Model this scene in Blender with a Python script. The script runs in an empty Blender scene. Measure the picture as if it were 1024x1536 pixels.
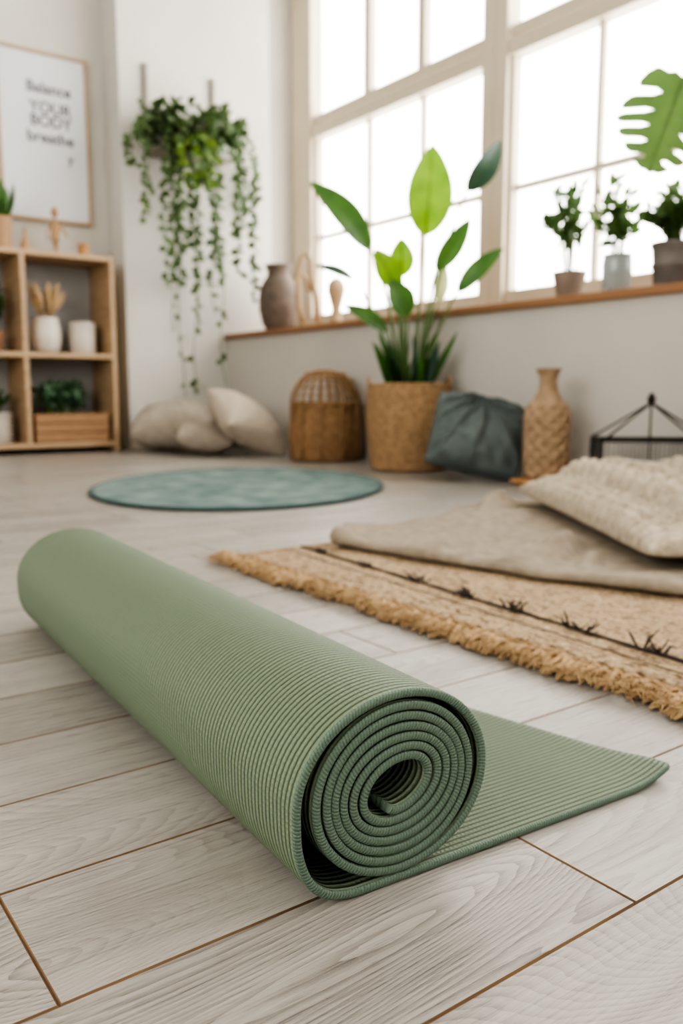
import bpy, math, random
from mathutils import Vector, Matrix, noise, Euler
random.seed(7)
R = random.Random(11)
PI = math.pi
scene = bpy.context.scene

# ------------------------------------------------------------------ materials
def new_mat(name):
    m = bpy.data.materials.new(name); m.use_nodes = True
    nt = m.node_tree
    return m, nt, nt.nodes, nt.links, nt.nodes['Principled BSDF']

def M(name, c1, c2=None, scale=20, rough=.7, bump=0, bscale=None, transl=0, stretch=(1,1,1), metallic=0, detail=4, spec=.5):
    m, nt, N, L, P = new_mat(name)
    if c2 is None: c2 = tuple(x*.8 for x in c1)
    tc = N.new('ShaderNodeTexCoord'); mp = N.new('ShaderNodeMapping')
    mp.inputs['Scale'].default_value = stretch
    L.new(tc.outputs['Object'], mp.inputs['Vector'])
    nz = N.new('ShaderNodeTexNoise'); nz.inputs['Scale'].default_value = scale; nz.inputs['Detail'].default_value = detail
    L.new(mp.outputs[0], nz.inputs['Vector'])
    cr = N.new('ShaderNodeValToRGB')
    cr.color_ramp.elements[0].position = .3; cr.color_ramp.elements[1].position = .7
    cr.color_ramp.elements[0].color = (*c2, 1); cr.color_ramp.elements[1].color = (*c1, 1)
    L.new(nz.outputs['Fac'], cr.inputs[0]); L.new(cr.outputs[0], P.inputs['Base Color'])
    P.inputs['Roughness'].default_value = rough; P.inputs['Metallic'].default_value = metallic
    P.inputs['Specular IOR Level'].default_value = spec
    if bump:
        n2 = N.new('ShaderNodeTexNoise'); n2.inputs['Scale'].default_value = bscale or scale*4; n2.inputs['Detail'].default_value = 5
        L.new(mp.outputs[0], n2.inputs['Vector'])
        b = N.new('ShaderNodeBump'); b.inputs['Distance'].default_value = bump; b.inputs['Strength'].default_value = 1
        L.new(n2.outputs['Fac'], b.inputs['Height']); L.new(b.outputs[0], P.inputs['Normal'])
    if transl:
        tr = N.new('ShaderNodeBsdfTranslucent'); L.new(cr.outputs[0], tr.inputs['Color'])
        mx = N.new('ShaderNodeMixShader'); mx.inputs[0].default_value = transl
        L.new(P.outputs[0], mx.inputs[1]); L.new(tr.outputs[0], mx.inputs[2])
        L.new(mx.outputs[0], N['Material Output'].inputs['Surface'])
    return m

def math_node(N, L, op, a, b=None, c=None):
    n = N.new('ShaderNodeMath'); n.operation = op
    for i, v in enumerate((a, b, c)):
        if v is None: continue
        if isinstance(v, (int, float)): n.inputs[i].default_value = v
        else: L.new(v, n.inputs[i])
    return n.outputs[0]

# ------------------------------------------------------------------ mesh builder
class MB:
    def __init__(s): s.v = []; s.f = []; s.m = []; s.uv = {}
    def add(s, vs, fs, mat=0):
        o = len(s.v); s.v += [Vector(v) for v in vs]
        for f in fs: s.f.append([i+o for i in f]); s.m.append(mat)
        return o
    def box(s, a, b, mat=0):
        x0,y0,z0 = a; x1,y1,z1 = b
        s.add([(x0,y0,z0),(x1,y0,z0),(x1,y1,z0),(x0,y1,z0),(x0,y0,z1),(x1,y0,z1),(x1,y1,z1),(x0,y1,z1)],
              [(0,3,2,1),(4,5,6,7),(0,1,5,4),(1,2,6,5),(2,3,7,6),(3,0,4,7)], mat)
    def grid(s, fn, nu, nv, mat=0, wrap=False):
        vs = [fn(i/nu, j/nv) for i in range(nu+1) for j in range(nv+1)]
        fs = [(i*(nv+1)+j, (i+1)*(nv+1)+j, (i+1)*(nv+1)+j+1, i*(nv+1)+j+1) for i in range(nu) for j in range(nv)]
        s.add(vs, fs, mat)
    def lathe(s, prof, c=(0,0,0), seg=48, mat=0, fn=None):
        vs = []; n = len(prof)
        for k,(r,z) in enumerate(prof):
            for i in range(seg):
                a = 2*PI*i/seg
                rr = r + (fn(a, z, k) if fn and r > 1e-4 else 0)
                vs.append((c[0]+rr*math.cos(a), c[1]+rr*math.sin(a), c[2]+z))
        fs = [(k*seg+i, k*seg+(i+1)%seg, (k+1)*seg+(i+1)%seg, (k+1)*seg+i) for k in range(n-1) for i in range(seg)]
        fs.append(tuple(range(seg))[::-1]); 
        s.add(vs, fs, mat)
    def tube(s, pts, rad, seg=8, mat=0, closed=False):
        pts = [Vector(p) for p in pts]; n = len(pts)
        if isinstance(rad, (int,float)): rad = [rad]*n
        up = None; vs = []
        for i,p in enumerate(pts):
            if closed: d = pts[(i+1)%n]-pts[i-1]
            else: d = pts[min(i+1,n-1)]-pts[max(i-1,0)]
            if d.length < 1e-9: d = Vector((0,0,1))
            d.normalize()
            if up is None:
                up = Vector((0,0,1)) if abs(d.z) < .9 else Vector((1,0,0))
            a = up.cross(d)
            if a.length < 1e-6: a = Vector((1,0,0)).cross(d)
            a.normalize(); b = d.cross(a); up = b
            for k in range(seg):
                t = 2*PI*k/seg
                vs.append(p + (a*math.cos(t)+b*math.sin(t))*rad[i])
        fs = []
        for i in range(n if closed else n-1):
            j = (i+1)%n
            for k in range(seg):
                fs.append((i*seg+k, i*seg+(k+1)%seg, j*seg+(k+1)%seg, j*seg+k))
        if not closed:
            fs.append(tuple(range(seg))[::-1]); fs.append(tuple((n-1)*seg+k for k in range(seg)))
        s.add(vs, fs, mat)
    def leaf(s, B, T, w, n=(0,0,1), bend=0, fold=.15, mat=0, nu=8, nv=4, p=.8, rib=None):
        B = Vector(B); T = Vector(T); d = T-B; ln = d.length; d.normalize(); n = Vector(n)
        side = d.cross(n)
        if side.length < 1e-5: side = d.cross(Vector((1,0.3,0)))
        side.normalize(); nn = side.cross(d)
        def f(u,v):
            ww = w/2*max(0,math.sin(PI*min(1,(u**p))))**.75
            q = (v-.5)*2
            return B+d*(ln*u)+side*(ww*q)+nn*(bend*math.sin(PI*u)+fold*abs(q)*ww)
        s.grid(f, nu, nv, mat)
        if rib is not None:
            s.tube([B+d*(ln*u)+nn*(bend*math.sin(PI*u)) for u in [0,.25,.5,.75,.97]], [.003,.0025,.002,.0015,.0006], 5, rib)
    def obj(s, name, mats, smooth=True, bevel=0, loc=None, rot=None, merge=False, subsurf=0, parent=None):
        me = bpy.data.meshes.new(name); me.from_pydata([tuple(v) for v in s.v], [], s.f)
        for m in mats: me.materials.append(m)
        me.polygons.foreach_set('material_index', s.m)
        me.polygons.foreach_set('use_smooth', [smooth]*len(s.f))
        if merge:
            import bmesh
            bm = bmesh.new(); bm.from_mesh(me); bmesh.ops.remove_doubles(bm, verts=bm.verts, dist=1e-5)
            bmesh.ops.recalc_face_normals(bm, faces=bm.faces); bm.to_mesh(me); bm.free()
        me.update()
        o = bpy.data.objects.new(name, me); scene.collection.objects.link(o)
        if loc: o.location = loc
        if rot: o.rotation_euler = rot
        if bevel:
            b = o.modifiers.new('b','BEVEL'); b.width = bevel; b.segments = 2; b.limit_method = 'ANGLE'
        if subsurf:
            b = o.modifiers.new('s','SUBSURF'); b.levels = subsurf; b.render_levels = subsurf
        if parent: o.parent = parent
        return o

def empty(name, loc=(0,0,0)):
    e = bpy.data.objects.new(name, None); e.location = loc; scene.collection.objects.link(e); return e

# ------------------------------------------------------------------ floor
def floor_material():
    m, nt, N, L, P = new_mat('whitewashed_oak')
    tc = N.new('ShaderNodeTexCoord'); at = N.new('ShaderNodeAttribute'); at.attribute_name = 'rnd'
    sc = N.new('ShaderNodeVectorMath'); sc.operation = 'MULTIPLY_ADD'
    L.new(at.outputs['Color'], sc.inputs[0]); sc.inputs[1].default_value = (13,29,17); L.new(tc.outputs['Object'], sc.inputs[2])
    # growth rings (cathedral grain) as contours of a stretched smooth field
    mp = N.new('ShaderNodeMapping'); mp.inputs['Scale'].default_value = (1.5, 8, 1); L.new(sc.outputs[0], mp.inputs['Vector'])
    n1 = N.new('ShaderNodeTexNoise'); n1.inputs['Scale'].default_value = 1.0; n1.inputs['Detail'].default_value = 1.0; n1.inputs['Roughness'].default_value = .25
    L.new(mp.outputs[0], n1.inputs['Vector'])
    mpj = N.new('ShaderNodeMapping'); mpj.inputs['Scale'].default_value = (10, 90, 1); L.new(sc.outputs[0], mpj.inputs['Vector'])
    nj = N.new('ShaderNodeTexNoise'); nj.inputs['Scale'].default_value = 1; nj.inputs['Detail'].default_value = 3; L.new(mpj.outputs[0], nj.inputs['Vector'])
    fld = math_node(N, L, 'MULTIPLY_ADD', nj.outputs['Fac'], .012, n1.outputs['Fac'])
    ring = math_node(N, L, 'FRACT', math_node(N, L, 'MULTIPLY', fld, 85))
    ring = math_node(N, L, 'POWER', ring, 1.8)
    # fibre
    mp2 = N.new('ShaderNodeMapping'); mp2.inputs['Scale'].default_value = (16, 560, 1); L.new(sc.outputs[0], mp2.inputs['Vector'])
    n2 = N.new('ShaderNodeTexNoise'); n2.inputs['Scale'].default_value = 1; n2.inputs['Detail'].default_value = 6; n2.inputs['Roughness'].default_value = .75
    L.new(mp2.outputs[0], n2.inputs['Vector'])
    # broad stain
    mp3 = N.new('ShaderNodeMapping'); mp3.inputs['Scale'].default_value = (2.5, 24, 1); L.new(sc.outputs[0], mp3.inputs['Vector'])
    n3 = N.new('ShaderNodeTexNoise'); n3.inputs['Scale'].default_value = 1; n3.inputs['Detail'].default_value = 6
    L.new(mp3.outputs[0], n3.inputs['Vector'])
    mp4 = N.new('ShaderNodeMapping'); mp4.inputs['Scale'].default_value = (2.2, 7, 1); mp4.inputs['Location'].default_value = (3,5,0); L.new(sc.outputs[0], mp4.inputs['Vector'])
    n4 = N.new('ShaderNodeTexNoise'); n4.inputs['Scale'].default_value = 1; n4.inputs['Detail'].default_value = 2
    L.new(mp4.outputs[0], n4.inputs['Vector'])
    amt = math_node(N, L, 'MULTIPLY', math_node(N, L, 'MAXIMUM', math_node(N, L, 'SUBTRACT', n4.outputs['Fac'], .28), 0), .72)
    rs = math_node(N, L, 'MULTIPLY', ring, amt)
    val = math_node(N, L, 'MULTIPLY_ADD', n2.outputs['Fac'], .80, math_node(N, L, 'MULTIPLY_ADD', n3.outputs['Fac'], .45, -.08))
    val = math_node(N, L, 'SUBTRACT', val, rs)
    sep = N.new('ShaderNodeSeparateColor'); L.new(at.outputs['Color'], sep.inputs[0])
    val = math_node(N, L, 'ADD', val, math_node(N, L, 'MULTIPLY_ADD', sep.outputs[0], .12, -.06))
    cr = N.new('ShaderNodeValToRGB'); e = cr.color_ramp.elements
    e[0].position = .14; e[0].color = (.11,.094,.08,1)
    e[1].position = .76; e[1].color = (.43,.405,.37,1)
    a = e.new(.45); a.color = (.285,.262,.233,1)
    L.new(val, cr.inputs[0]); L.new(cr.outputs[0], P.inputs['Base Color'])
    r = math_node(N, L, 'MULTIPLY_ADD', n2.outputs['Fac'], .18, .20); L.new(r, P.inputs['Roughness'])
    b = N.new('ShaderNodeBump'); b.inputs['Distance'].default_value = .0006; b.inputs['Strength'].default_value = .8
    L.new(val, b.inputs['Height']); L.new(b.outputs[0], P.inputs['Normal'])
    return m
seam = M('seam_brown', (.23,.14,.07), (.12,.07,.035), scale=9, rough=.8)
X0,X1,Y0,Y1 = -2.5, 3.1, -2.5, 4.75
W = .1157
fl = MB(); rn = []
row0 = .277
k0 = int(math.floor((Y0-row0)/W))
fixed = {0:.419, 1:.114, 2:.95, 3:-.25, 4:.62}
k = k0
while row0+k*W < Y1:
    ya = max(Y0, row0+k*W); yb = min(Y1, row0+(k+1)*W)
    st = fixed.get(k, R.uniform(-1,1)); ln = 1.22
    x = st
    while x > X0: x -= ln
    while x < X1:
        xa = max(X0,x); xb = min(X1,x+ln)
        g = .0004; c = .0008; d = .0014
        col = (R.random(),R.random(),R.random(),1)
        if xb-xa > .02:
            vs = [(xa+g,ya+g,-d),(xb-g,ya+g,-d),(xb-g,yb-g,-d),(xa+g,yb-g,-d),
                  (xa+g+c,ya+g+c,0),(xb-g-c,ya+g+c,0),(xb-g-c,yb-g-c,0),(xa+g+c,yb-g-c,0)]
            fl.add(vs, [(4,5,6,7)], 0)
            o_ = len(fl.v)-8
            for f in [(0,1,5,4),(1,2,6,5),(2,3,7,6),(3,0,4,7)]: fl.f.append([o_+i for i in f]); fl.m.append(1)
            rn += [col]*8
        x += ln
    k += 1
fl.add([(X0,Y0,-.0013),(X1,Y0,-.0013),(X1,Y1,-.0013),(X0,Y1,-.0013)], [(0,1,2,3)], 1); rn += [(0,0,0,1)]*4
fl.box((X0,Y0,-.12),(X1,Y1,-.01),1); rn += [(0,0,0,1)]*8
fo = fl.obj('floor', [floor_material(), seam], smooth=False)
ca = fo.data.attributes.new('rnd','FLOAT_COLOR','POINT')
ca.data.foreach_set('color', [c for q in rn for c in q])

# ------------------------------------------------------------------ room shell
wallm = M('wall_plaster', (.62,.60,.555), (.58,.56,.515), scale=2.5, rough=.9, bump=.0015, bscale=60)
wallm2 = M('low_wall_shaded_plaster', (.55,.52,.475), (.49,.465,.425), scale=2, rough=.9, bump=.0015, bscale=50)  # darker copy of the wall plaster; shade below the windows put into its colour
ceilm = M('ceiling_paint', (.7,.69,.67), (.68,.67,.65), scale=3, rough=.95)
sillw = M('sill_wood', (.31,.16,.08), (.20,.105,.05), scale=6, rough=.5, stretch=(1,.2,1))
framem = M('window_paint', (.60,.53,.42), (.56,.49,.38), scale=4, rough=.6)
CH = 3.0
wb = MB()
wb.box((1.80,4.40,0),(2.70,4.75,CH)); wb.box((2.70,4.55,0),(3.10,4.75,CH)); wb.box((-2.5,4.62,0),(1.80,4.75,CH))
wb.obj('wall_back', [wallm], smooth=False)
ww = MB()
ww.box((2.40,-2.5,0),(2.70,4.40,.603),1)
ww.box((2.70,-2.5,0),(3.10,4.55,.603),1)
ww.box((2.96,-2.5,2.8),(3.10,4.55,CH)); ww.box((2.96,-2.5,.603),(3.10,-2.1,2.8))
ww.obj('wall_right', [wallm, wallm2], smooth=False)
MBx = MB(); MBx.box((2.375,-2.5,.603),(2.70,4.398,.632)); MBx.box((2.70,-2.5,.603),(2.975,4.548,.632))
MBx.obj('trim_sill', [sillw], smooth=False, bevel=.004)
wf = MB(); wf.box((-2.5,-2.6,0),(3.1,-2.5,CH))
wf.obj('wall_front', [wallm], smooth=False)
LW = (-1.2,1.9,.7,2.4)  # unseen opening in the left wall, added as fill light for the mat
wl = MB(); wl.box((-2.6,-2.6,0),(-2.5,4.75,LW[2])); wl.box((-2.6,-2.6,LW[3]),(-2.5,4.75,CH)); wl.box((-2.6,-2.6,LW[2]),(-2.5,LW[0],LW[3])); wl.box((-2.6,LW[1],LW[2]),(-2.5,4.75,LW[3]))
wl.obj('wall_left', [wallm], smooth=False)
c = MB(); c.box((-2.6,-2.6,CH),(3.1,4.75,CH+.1)); c.obj('ceiling', [ceilm], smooth=False)
bb = MB(); bb.box((1.80,4.388,0),(2.40,4.40,.05)); bb.box((-2.5,4.608,0),(.6,4.62,.05)); bb.obj('baseboard_back', [framem], smooth=False, bevel=.002)

def window(name, ya, yb, muns, jl=.05, jr=.05):
    w = MB(); xa, xb = 2.965, 3.035; zb, zt = .632, 2.8
    w.box((xa-.02,ya,zb),(xb,ya+jl,zt)); w.box((xa-.02,yb-jr,zb),(xb,yb,zt))
    w.box((xa,ya+jl,zb),(xb,yb-jr,.765)); w.box((xa,ya+jl,zt-.06),(xb,yb-jr,zt))
    w.box((xa-.012,ya+jl,1.775),(xb,yb-jr,1.845)); w.box((xa+.005,ya+jl,1.862),(xb-.01,yb-jr,1.905))
    for q in muns:
        w.box((xa+.02,q-.013,.765),(xb-.02,q+.013,1.775)); w.box((xa+.008,q-.028,1.905),(xb-.015,q+.028,zt-.06))
    for z in (1.215,): 
        ys = [ya+jl]+[y for m_ in sorted(muns) for y in (m_-.013,m_+.013)]+[yb-jr]
        for i in range(0,len(ys),2): w.box((xa+.022,ys[i],z-.013),(xb-.022,ys[i+1],z+.013))
    w.box((xa+.01,ya+jl,.765),(xb-.01,ya+jl+.02,1.775)); w.box((xa+.01,yb-jr-.02,.765),(xb-.01,yb-jr,1.775))
    return w.obj(name, [framem], smooth=False, bevel=.003)
window('window_1', 2.88, 4.548, [3.41,3.85], .075, .20)
window('window_2', 1.33, 2.878, [2.33,1.86], .05, .075)
window('added_window_3', -.35, 1.328, [.72,.23], .07, .05)  # this window and the next are unseen, added to light the foreground floor
window('added_window_4', -2.09, -.352, [-.9,-1.5], .07, .05)
w = MB(); p = -2.55
def bx(u0,u1,z0,z1): w.box((p-.03,u0,z0),(p+.03,u1,z1))
a_,b_,z0_,z1_ = LW
bx(a_,a_+.06,z0_,z1_); bx(b_-.06,b_,z0_,z1_); bx(a_+.06,b_-.06,z0_,z0_+.06); bx(a_+.06,b_-.06,z1_-.06,z1_)
for i in range(1,4):
    u = a_+(b_-a_)*i/4; bx(u-.02,u+.02,z0_+.06,z1_-.06)
w.obj('fill_window_left', [framem], smooth=False, bevel=.003)

# ------------------------------------------------------------------ yoga mat
def mat_material(edge=False):
    m, nt, N, L, P = new_mat('mat_edge' if edge else 'mat_green')
    uv = N.new('ShaderNodeUVMap'); uv.uv_map = 'UVMap'
    sp = N.new('ShaderNodeSeparateXYZ'); L.new(uv.outputs[0], sp.inputs[0])
    U, V = sp.outputs[0], sp.outputs[1]
    nz = N.new('ShaderNodeTexNoise'); nz.inputs['Scale'].default_value = 900; nz.inputs['Detail'].default_value = 2
    tc = N.new('ShaderNodeTexCoord'); L.new(tc.outputs['Object'], nz.inputs['Vector'])
    if not edge:
        ribs = math_node(N,L,'MULTIPLY_ADD', math_node(N,L,'COSINE', math_node(N,L,'MULTIPLY', V, 2*PI/.0048)), .5,.5)
        ribs = math_node(N,L,'POWER', ribs, .55)
        rows = math_node(N,L,'MULTIPLY_ADD', math_node(N,L,'COSINE', math_node(N,L,'MULTIPLY', U, 2*PI/.0036)), .5,.5)
        rows = math_node(N,L,'POWER', rows, .4)
        h = math_node(N,L,'MULTIPLY', ribs, math_node(N,L,'MULTIPLY_ADD', rows, .22, .78))
        h2 = math_node(N,L,'MULTIPLY_ADD', nz.outputs['Fac'], .25, h)
        ca, cb = (.038,.06,.038,1), (.165,.215,.138,1)  # groove shade painted in: rib colour darkens where the height dips
        dist = .0019
    else:
        w1 = math_node(N,L,'SINE', math_node(N,L,'ADD', math_node(N,L,'MULTIPLY', U, 2*PI/.0022), math_node(N,L,'MULTIPLY', V, 2*PI/.005)))
        h = math_node(N,L,'MULTIPLY_ADD', w1, .25, .5)
        h2 = math_node(N,L,'MULTIPLY_ADD', nz.outputs['Fac'], .9, h)
        ca, cb = (.042,.072,.055,1), (.12,.175,.132,1)
        dist = .0006
    cr = N.new('ShaderNodeValToRGB'); e = cr.color_ramp.elements
    e[0].position = .1 if not edge else .3; e[0].color = ca; e[1].position = .75 if not edge else 1.1; e[1].color = cb
    L.new(h2, cr.inputs[0]); L.new(cr.outputs[0], P.inputs['Base Color'])
    P.inputs['Roughness'].default_value = .58
    P.inputs['Specular IOR Level'].default_value = .4
    b = N.new('ShaderNodeBump'); b.inputs['Distance'].default_value = dist; b.inputs['Strength'].default_value = 1
    L.new(h2, b.inputs['Height']); L.new(b.outputs[0], P.inputs['Normal'])
    return m

TH = .0056; ML = .735
rho_b = .0535; pch = .0063; rat = 1.13; cz = .0063+.0027+rho_b
the = 270.0
turns = 6.05
th = the-360*turns
def smooth(a,b,t): t = max(0,min(1,t)); t = t*t*(3-2*t); return a+(b-a)*t
path = []
tilt = math.radians(20)
while th <= the+270:
    rho = rho_b - pch*(the-th)/360
    e = 0
    q = th-the
    if q > 0:
        if q < 90: e = smooth(0,.0040,q/90)
        elif q < 180: e = smooth(.0040,.0016,(q-90)/90)
        else: e = smooth(.0016,.0052,(q-180)/90)
    a = math.radians(th)
    k = max(0,min(1,(.045-rho)/.03))
    rx = rat*(rho+e)*(1+.20*k); rz = (rho+e)*(1-.06*k)
    x = rx*math.cos(a); z = rz*math.sin(a)
    tl = tilt*k
    path.append((x*math.cos(tl)-z*math.sin(tl), cz + x*math.sin(tl)+z*math.cos(tl)))
    th += 6 if rho > .03 else 9
px,pz = path[0]; qx,qz = path[1]
d = math.atan2(pz-qz, px-qx)
tail = []
x, z = px, pz
for i in range(3):
    d -= math.radians(14)
    x += math.cos(d)*.0024; z += math.sin(d)*.0024
    tail.append((x,z))
path = tail[::-1]+path
lx = -.0717
ctrl = [path[-2], path[-1], (lx+.0012,.040),(lx+.0078,.0205),(lx+.0195,.0085),(lx+.035,.0036),(lx+.052,.0028),(lx+.08,.0028)]
def cat(p0,p1,p2,p3,t):
    return tuple(.5*((2*p1[i])+(-p0[i]+p2[i])*t+(2*p0[i]-5*p1[i]+4*p2[i]-p3[i])*t*t+(-p0[i]+3*p1[i]-3*p2[i]+p3[i])*t**3) for i in range(2))
for i in range(1,len(ctrl)-2):
    for j in range(1,7): path.append(cat(ctrl[i-1],ctrl[i],ctrl[i+1],ctrl[i+2],j/6))
xe = .274; xs = path[-1][0]; nflat = len(path)
x = xs+.006
while x < xe:
    path.append((x,.0028)); x += .006
re = TH*.33
ysec = []
na = 8
for i in range(na+1):
    a = -PI/2 + PI*i/na
    ysec.append((math.sin(a)*TH/2, re-max(0,math.cos(a))**.7*re))
NS = 40
for i in range(1,NS): ysec.append((TH/2, re+(ML-2*re)*i/NS))
for i in range(na+1):
    a = PI/2 - PI*i/na
    ysec.append((math.sin(a)*TH/2, ML-re+max(0,math.cos(a))**.7*re))
for i in range(1,NS): ysec.append((-TH/2, ML-re-(ML-2*re)*i/NS))
nsec = len(ysec)
vs = []; us = []; ac = 0
for i,(x,z) in enumerate(path):
    a = path[max(i-1,0)]; b = path[min(i+1,len(path)-1)]
    dx, dz = b[0]-a[0], b[1]-a[1]; l = math.hypot(dx,dz) or 1
    nx, nz_ = dz/l, -dx/l
    if i: ac += math.hypot(x-path[i-1][0], z-path[i-1][1])
    for (o,y) in ysec:
        X_, Y_, Z_ = x+nx*o, y, z+nz_*o
        if i >= nflat:      # the free end was cut / unrolled at a slight angle
            full = xe-xs; cut = .270*y+.35*max(0,.02-y)
            s_ = (x-xs)/full
            X_ = xs+(X_-xs)*(1-cut/full)
            tipd = math.hypot((1-s_)*full, y*.8)
            Z_ += .0075*max(0,1-tipd/.06)**2 + .002*max(0,(s_-.85)/.15)**2
            Y_ += .003*max(0,(s_-.80)/.20)**2*(1-y/ML)
        vs.append((X_, Y_, Z_)); us.append((ac,y+o*.6))
fs = []; ms = []
for i in range(len(path)-1):
    for k in range(nsec):
        k2 = (k+1)%nsec
        fs.append((i*nsec+k, (i+1)*nsec+k, (i+1)*nsec+k2, i*nsec+k2))
        ya, yb = ysec[k][1], ysec[k2][1]
        ms.append(1 if (max(ya,yb) <= re*1.01 or min(ya,yb) >= ML-re*1.01) else 0)
fs.append(tuple(range(nsec))); ms.append(1)
fs.append(tuple((len(path)-1)*nsec+k for k in range(nsec))[::-1]); ms.append(1)
mm = MB(); mm.v = vs; mm.f = [list(f) for f in fs]; mm.m = ms
mo = mm.obj('yoga_mat', [mat_material(), mat_material(True)])
uvl = mo.data.uv_layers.new(name='UVMap')
for lp in mo.data.loops: uvl.data[lp.index].uv = us[lp.vertex_index]
mo.location = (.3185,.376,.0004); mo.rotation_euler = (0,0,-math.atan(.07))

# ------------------------------------------------------------------ round rug
def rug_round():
    mt = M('teal_rug_pile', (.185,.245,.225), (.05,.10,.094), scale=11, rough=.95, bump=.004, bscale=180, detail=9)
    rim = M('rug_binding', (.04,.075,.073), rough=.9)
    b = MB()
    prof = [(0,.010),(.2,.010),(.4,.010),(.455,.010),(.465,.0095)]
    b.lathe(prof[::-1], seg=96)
    b.lathe([(.463,.0),(.470,.002),(.472,.006),(.469,.010),(.463,.011),(.457,.0095)], seg=96, mat=1)
    o = b.obj('round_rug', [mt, rim])
    o.location = (1.36,2.42,0.0005); o.rotation_euler = (0,0,-math.radians(36.1)); o.scale = (.98,1.28,1)
rug_round()

# ------------------------------------------------------------------ jute rug
def jute():
    m, nt, N, L, P = new_mat('jute_weave')
    tc = N.new('ShaderNodeTexCoord'); mp = N.new('ShaderNodeMapping'); L.new(tc.outputs['Object'], mp.inputs['Vector'])
    mp.inputs['Scale'].default_value = (170,40,1)
    n = N.new('ShaderNodeTexNoise'); n.inputs['Scale'].default_value = 1; n.inputs['Detail'].default_value = 4; L.new(mp.outputs[0], n.inputs['Vector'])
    n2 = N.new('ShaderNodeTexNoise'); n2.inputs['Scale'].default_value = 170; n2.inputs['Detail'].default_value = 5; L.new(tc.outputs['Object'], n2.inputs['Vector'])
    n3 = N.new('ShaderNodeTexNoise'); n3.inputs['Scale'].default_value = 7; n3.inputs['Detail'].default_value = 3; L.new(tc.outputs['Object'], n3.inputs['Vector'])
    h = math_node(N,L,'ADD', math_node(N,L,'MULTIPLY',n.outputs['Fac'],.6), math_node(N,L,'MULTIPLY_ADD',n2.outputs['Fac'],.6, math_node(N,L,'MULTIPLY_ADD',n3.outputs['Fac'],.16,-.1)))
    cr = N.new('ShaderNodeValToRGB'); e = cr.color_ramp.elements
    e[0].position = .42; e[0].color = (.10,.064,.034,1); e[1].position = .76; e[1].color = (.50,.385,.255,1)
    x = e.new(.56); x.color = (.315,.22,.128,1)
    L.new(h, cr.inputs[0]); L.new(cr.outputs[0], P.inputs['Base Color']); P.inputs['Roughness'].default_value = .95
    b = N.new('ShaderNodeBump'); b.inputs['Distance'].default_value = .006; L.new(h,b.inputs['Height']); L.new(b.outputs[0], P.inputs['Normal'])
    fr = M('jute_fringe', (.50,.345,.185), (.27,.17,.085), scale=60, rough=.95)
    dk = M('jute_dark_yarn', (.06,.048,.042), (.03,.025,.022), rough=.95)
    b = MB()
    xa, xb, ya, yb = .725, 1.96, -.6, 1.352
    def top(u,v):
        x = xa+(xb-xa)*u; y = ya+(yb-ya)*v
        e = min(u*(xb-xa), (1-u)*(xb-xa), v*(yb-ya), (1-v)*(yb-ya))
        x += .006*noise.noise((0,y*6,1)) if u < .05 else 0
        z = .0075*min(1,(e/.006))**.5 + .0016*noise.noise((x*9,y*9,0))*min(1,e/.02)
        z += .0012*math.sin(x*2*PI/.014)*min(1,e/.02)*(1 if x < .85 else .35)
        return (x,y,max(z,.0008))
    b.grid(top, 260, 160, 0)
    for xx, am, mt_ in ((.733,.0050,1),(.747,.0036,1),(.760,.0030,0),(.79,.0012,0)):
        pts = [(xx+.002*math.sin(i*1.3)+.005*noise.noise((0,i*.07,xx*9)), ya+(yb-ya)*i/400, .0068+.0014*math.sin(i*1.3+1)) for i in range(401)]
        b.tube(pts, am, 6, mt_)
    def lx_(y): return .832+.055*max(0,(y-.5)/.85)
    for off, r in ((0,.0015),(.006,.0011),(-.035,.0007)):
        pts = []
        for i in range(301):
            y = ya+(yb-ya)*i/300
            pts.append((lx_(y)+off+.004*noise.noise((5,i*.11,off*200)), y, .0092))
        b.tube(pts, r, 5, 2)
    for y,s in ((.30,1),(.43,1.1),(.546,1.15),(.663,1.1),(.774,.95),(.869,.85),(.987,.85),(1.13,.6),(1.27,.6)):
        for j in range(13):
            a = R.gauss(PI/2,1.1)*R.choice((1,-1)); l = R.uniform(.008,.024)*s
            p0 = Vector((lx_(y)+R.uniform(-.006,.006), y+R.uniform(-.018,.018)*s, .0095))
            p1 = p0+Vector((math.cos(a)*l*.4, math.sin(a)*l*.6, R.uniform(.002,.013)*s))
            p2 = p1+Vector((math.cos(a+R.uniform(-1.2,1.2))*l*.4, math.sin(a)*l*.4, R.uniform(-.003,.008)*s))
            r0 = R.uniform(.0007,.0017)
            b.tube([p0,p1,p2],[r0,r0,r0*.5],5,2)
    y = ya
    while y < yb:
        l = .034*(.85+.9*noise.noise((y*11,3,0))+R.uniform(-.3,.35))
        hgt = .012+.007*noise.noise((y*16,0,4))+R.uniform(-.003,.004)
        dy = R.uniform(-.012,.012)
        x0 = .732
        b.tube([(x0,y,.008),(x0-l*.35,y+dy*.4,hgt),(x0-l*.75,y+dy,hgt*.7),(x0-l,y+dy*1.5,.0030)],[.0028,.0034,.0032,.0016],5,1)
        y += .0026
    for i in range(2600):
        y = R.uniform(ya,yb); a = R.uniform(PI*.5,PI*1.5); l = R.uniform(.008,.022)
        p0 = Vector((R.uniform(.69,.745), y, R.uniform(.006,.015)))
        b.tube([p0, p0+Vector((math.cos(a)*l*.5,math.sin(a)*l*.7,.004)), p0+Vector((math.cos(a)*l,math.sin(a)*l*1.2,-.001))],[.0008,.0007,.0004],4,1)
    x = .74
    while x < xb:
        l = R.uniform(.008,.02)
        b.tube([(x,yb-.004,.006),(x+R.uniform(-.004,.004),yb+l*.5,.006),(x+R.uniform(-.006,.006),yb+l,.0025)],[.0022,.0022,.0012],4,1)
        x += .005
    b.obj('jute_rug', [m, fr, dk])
jute()

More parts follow.
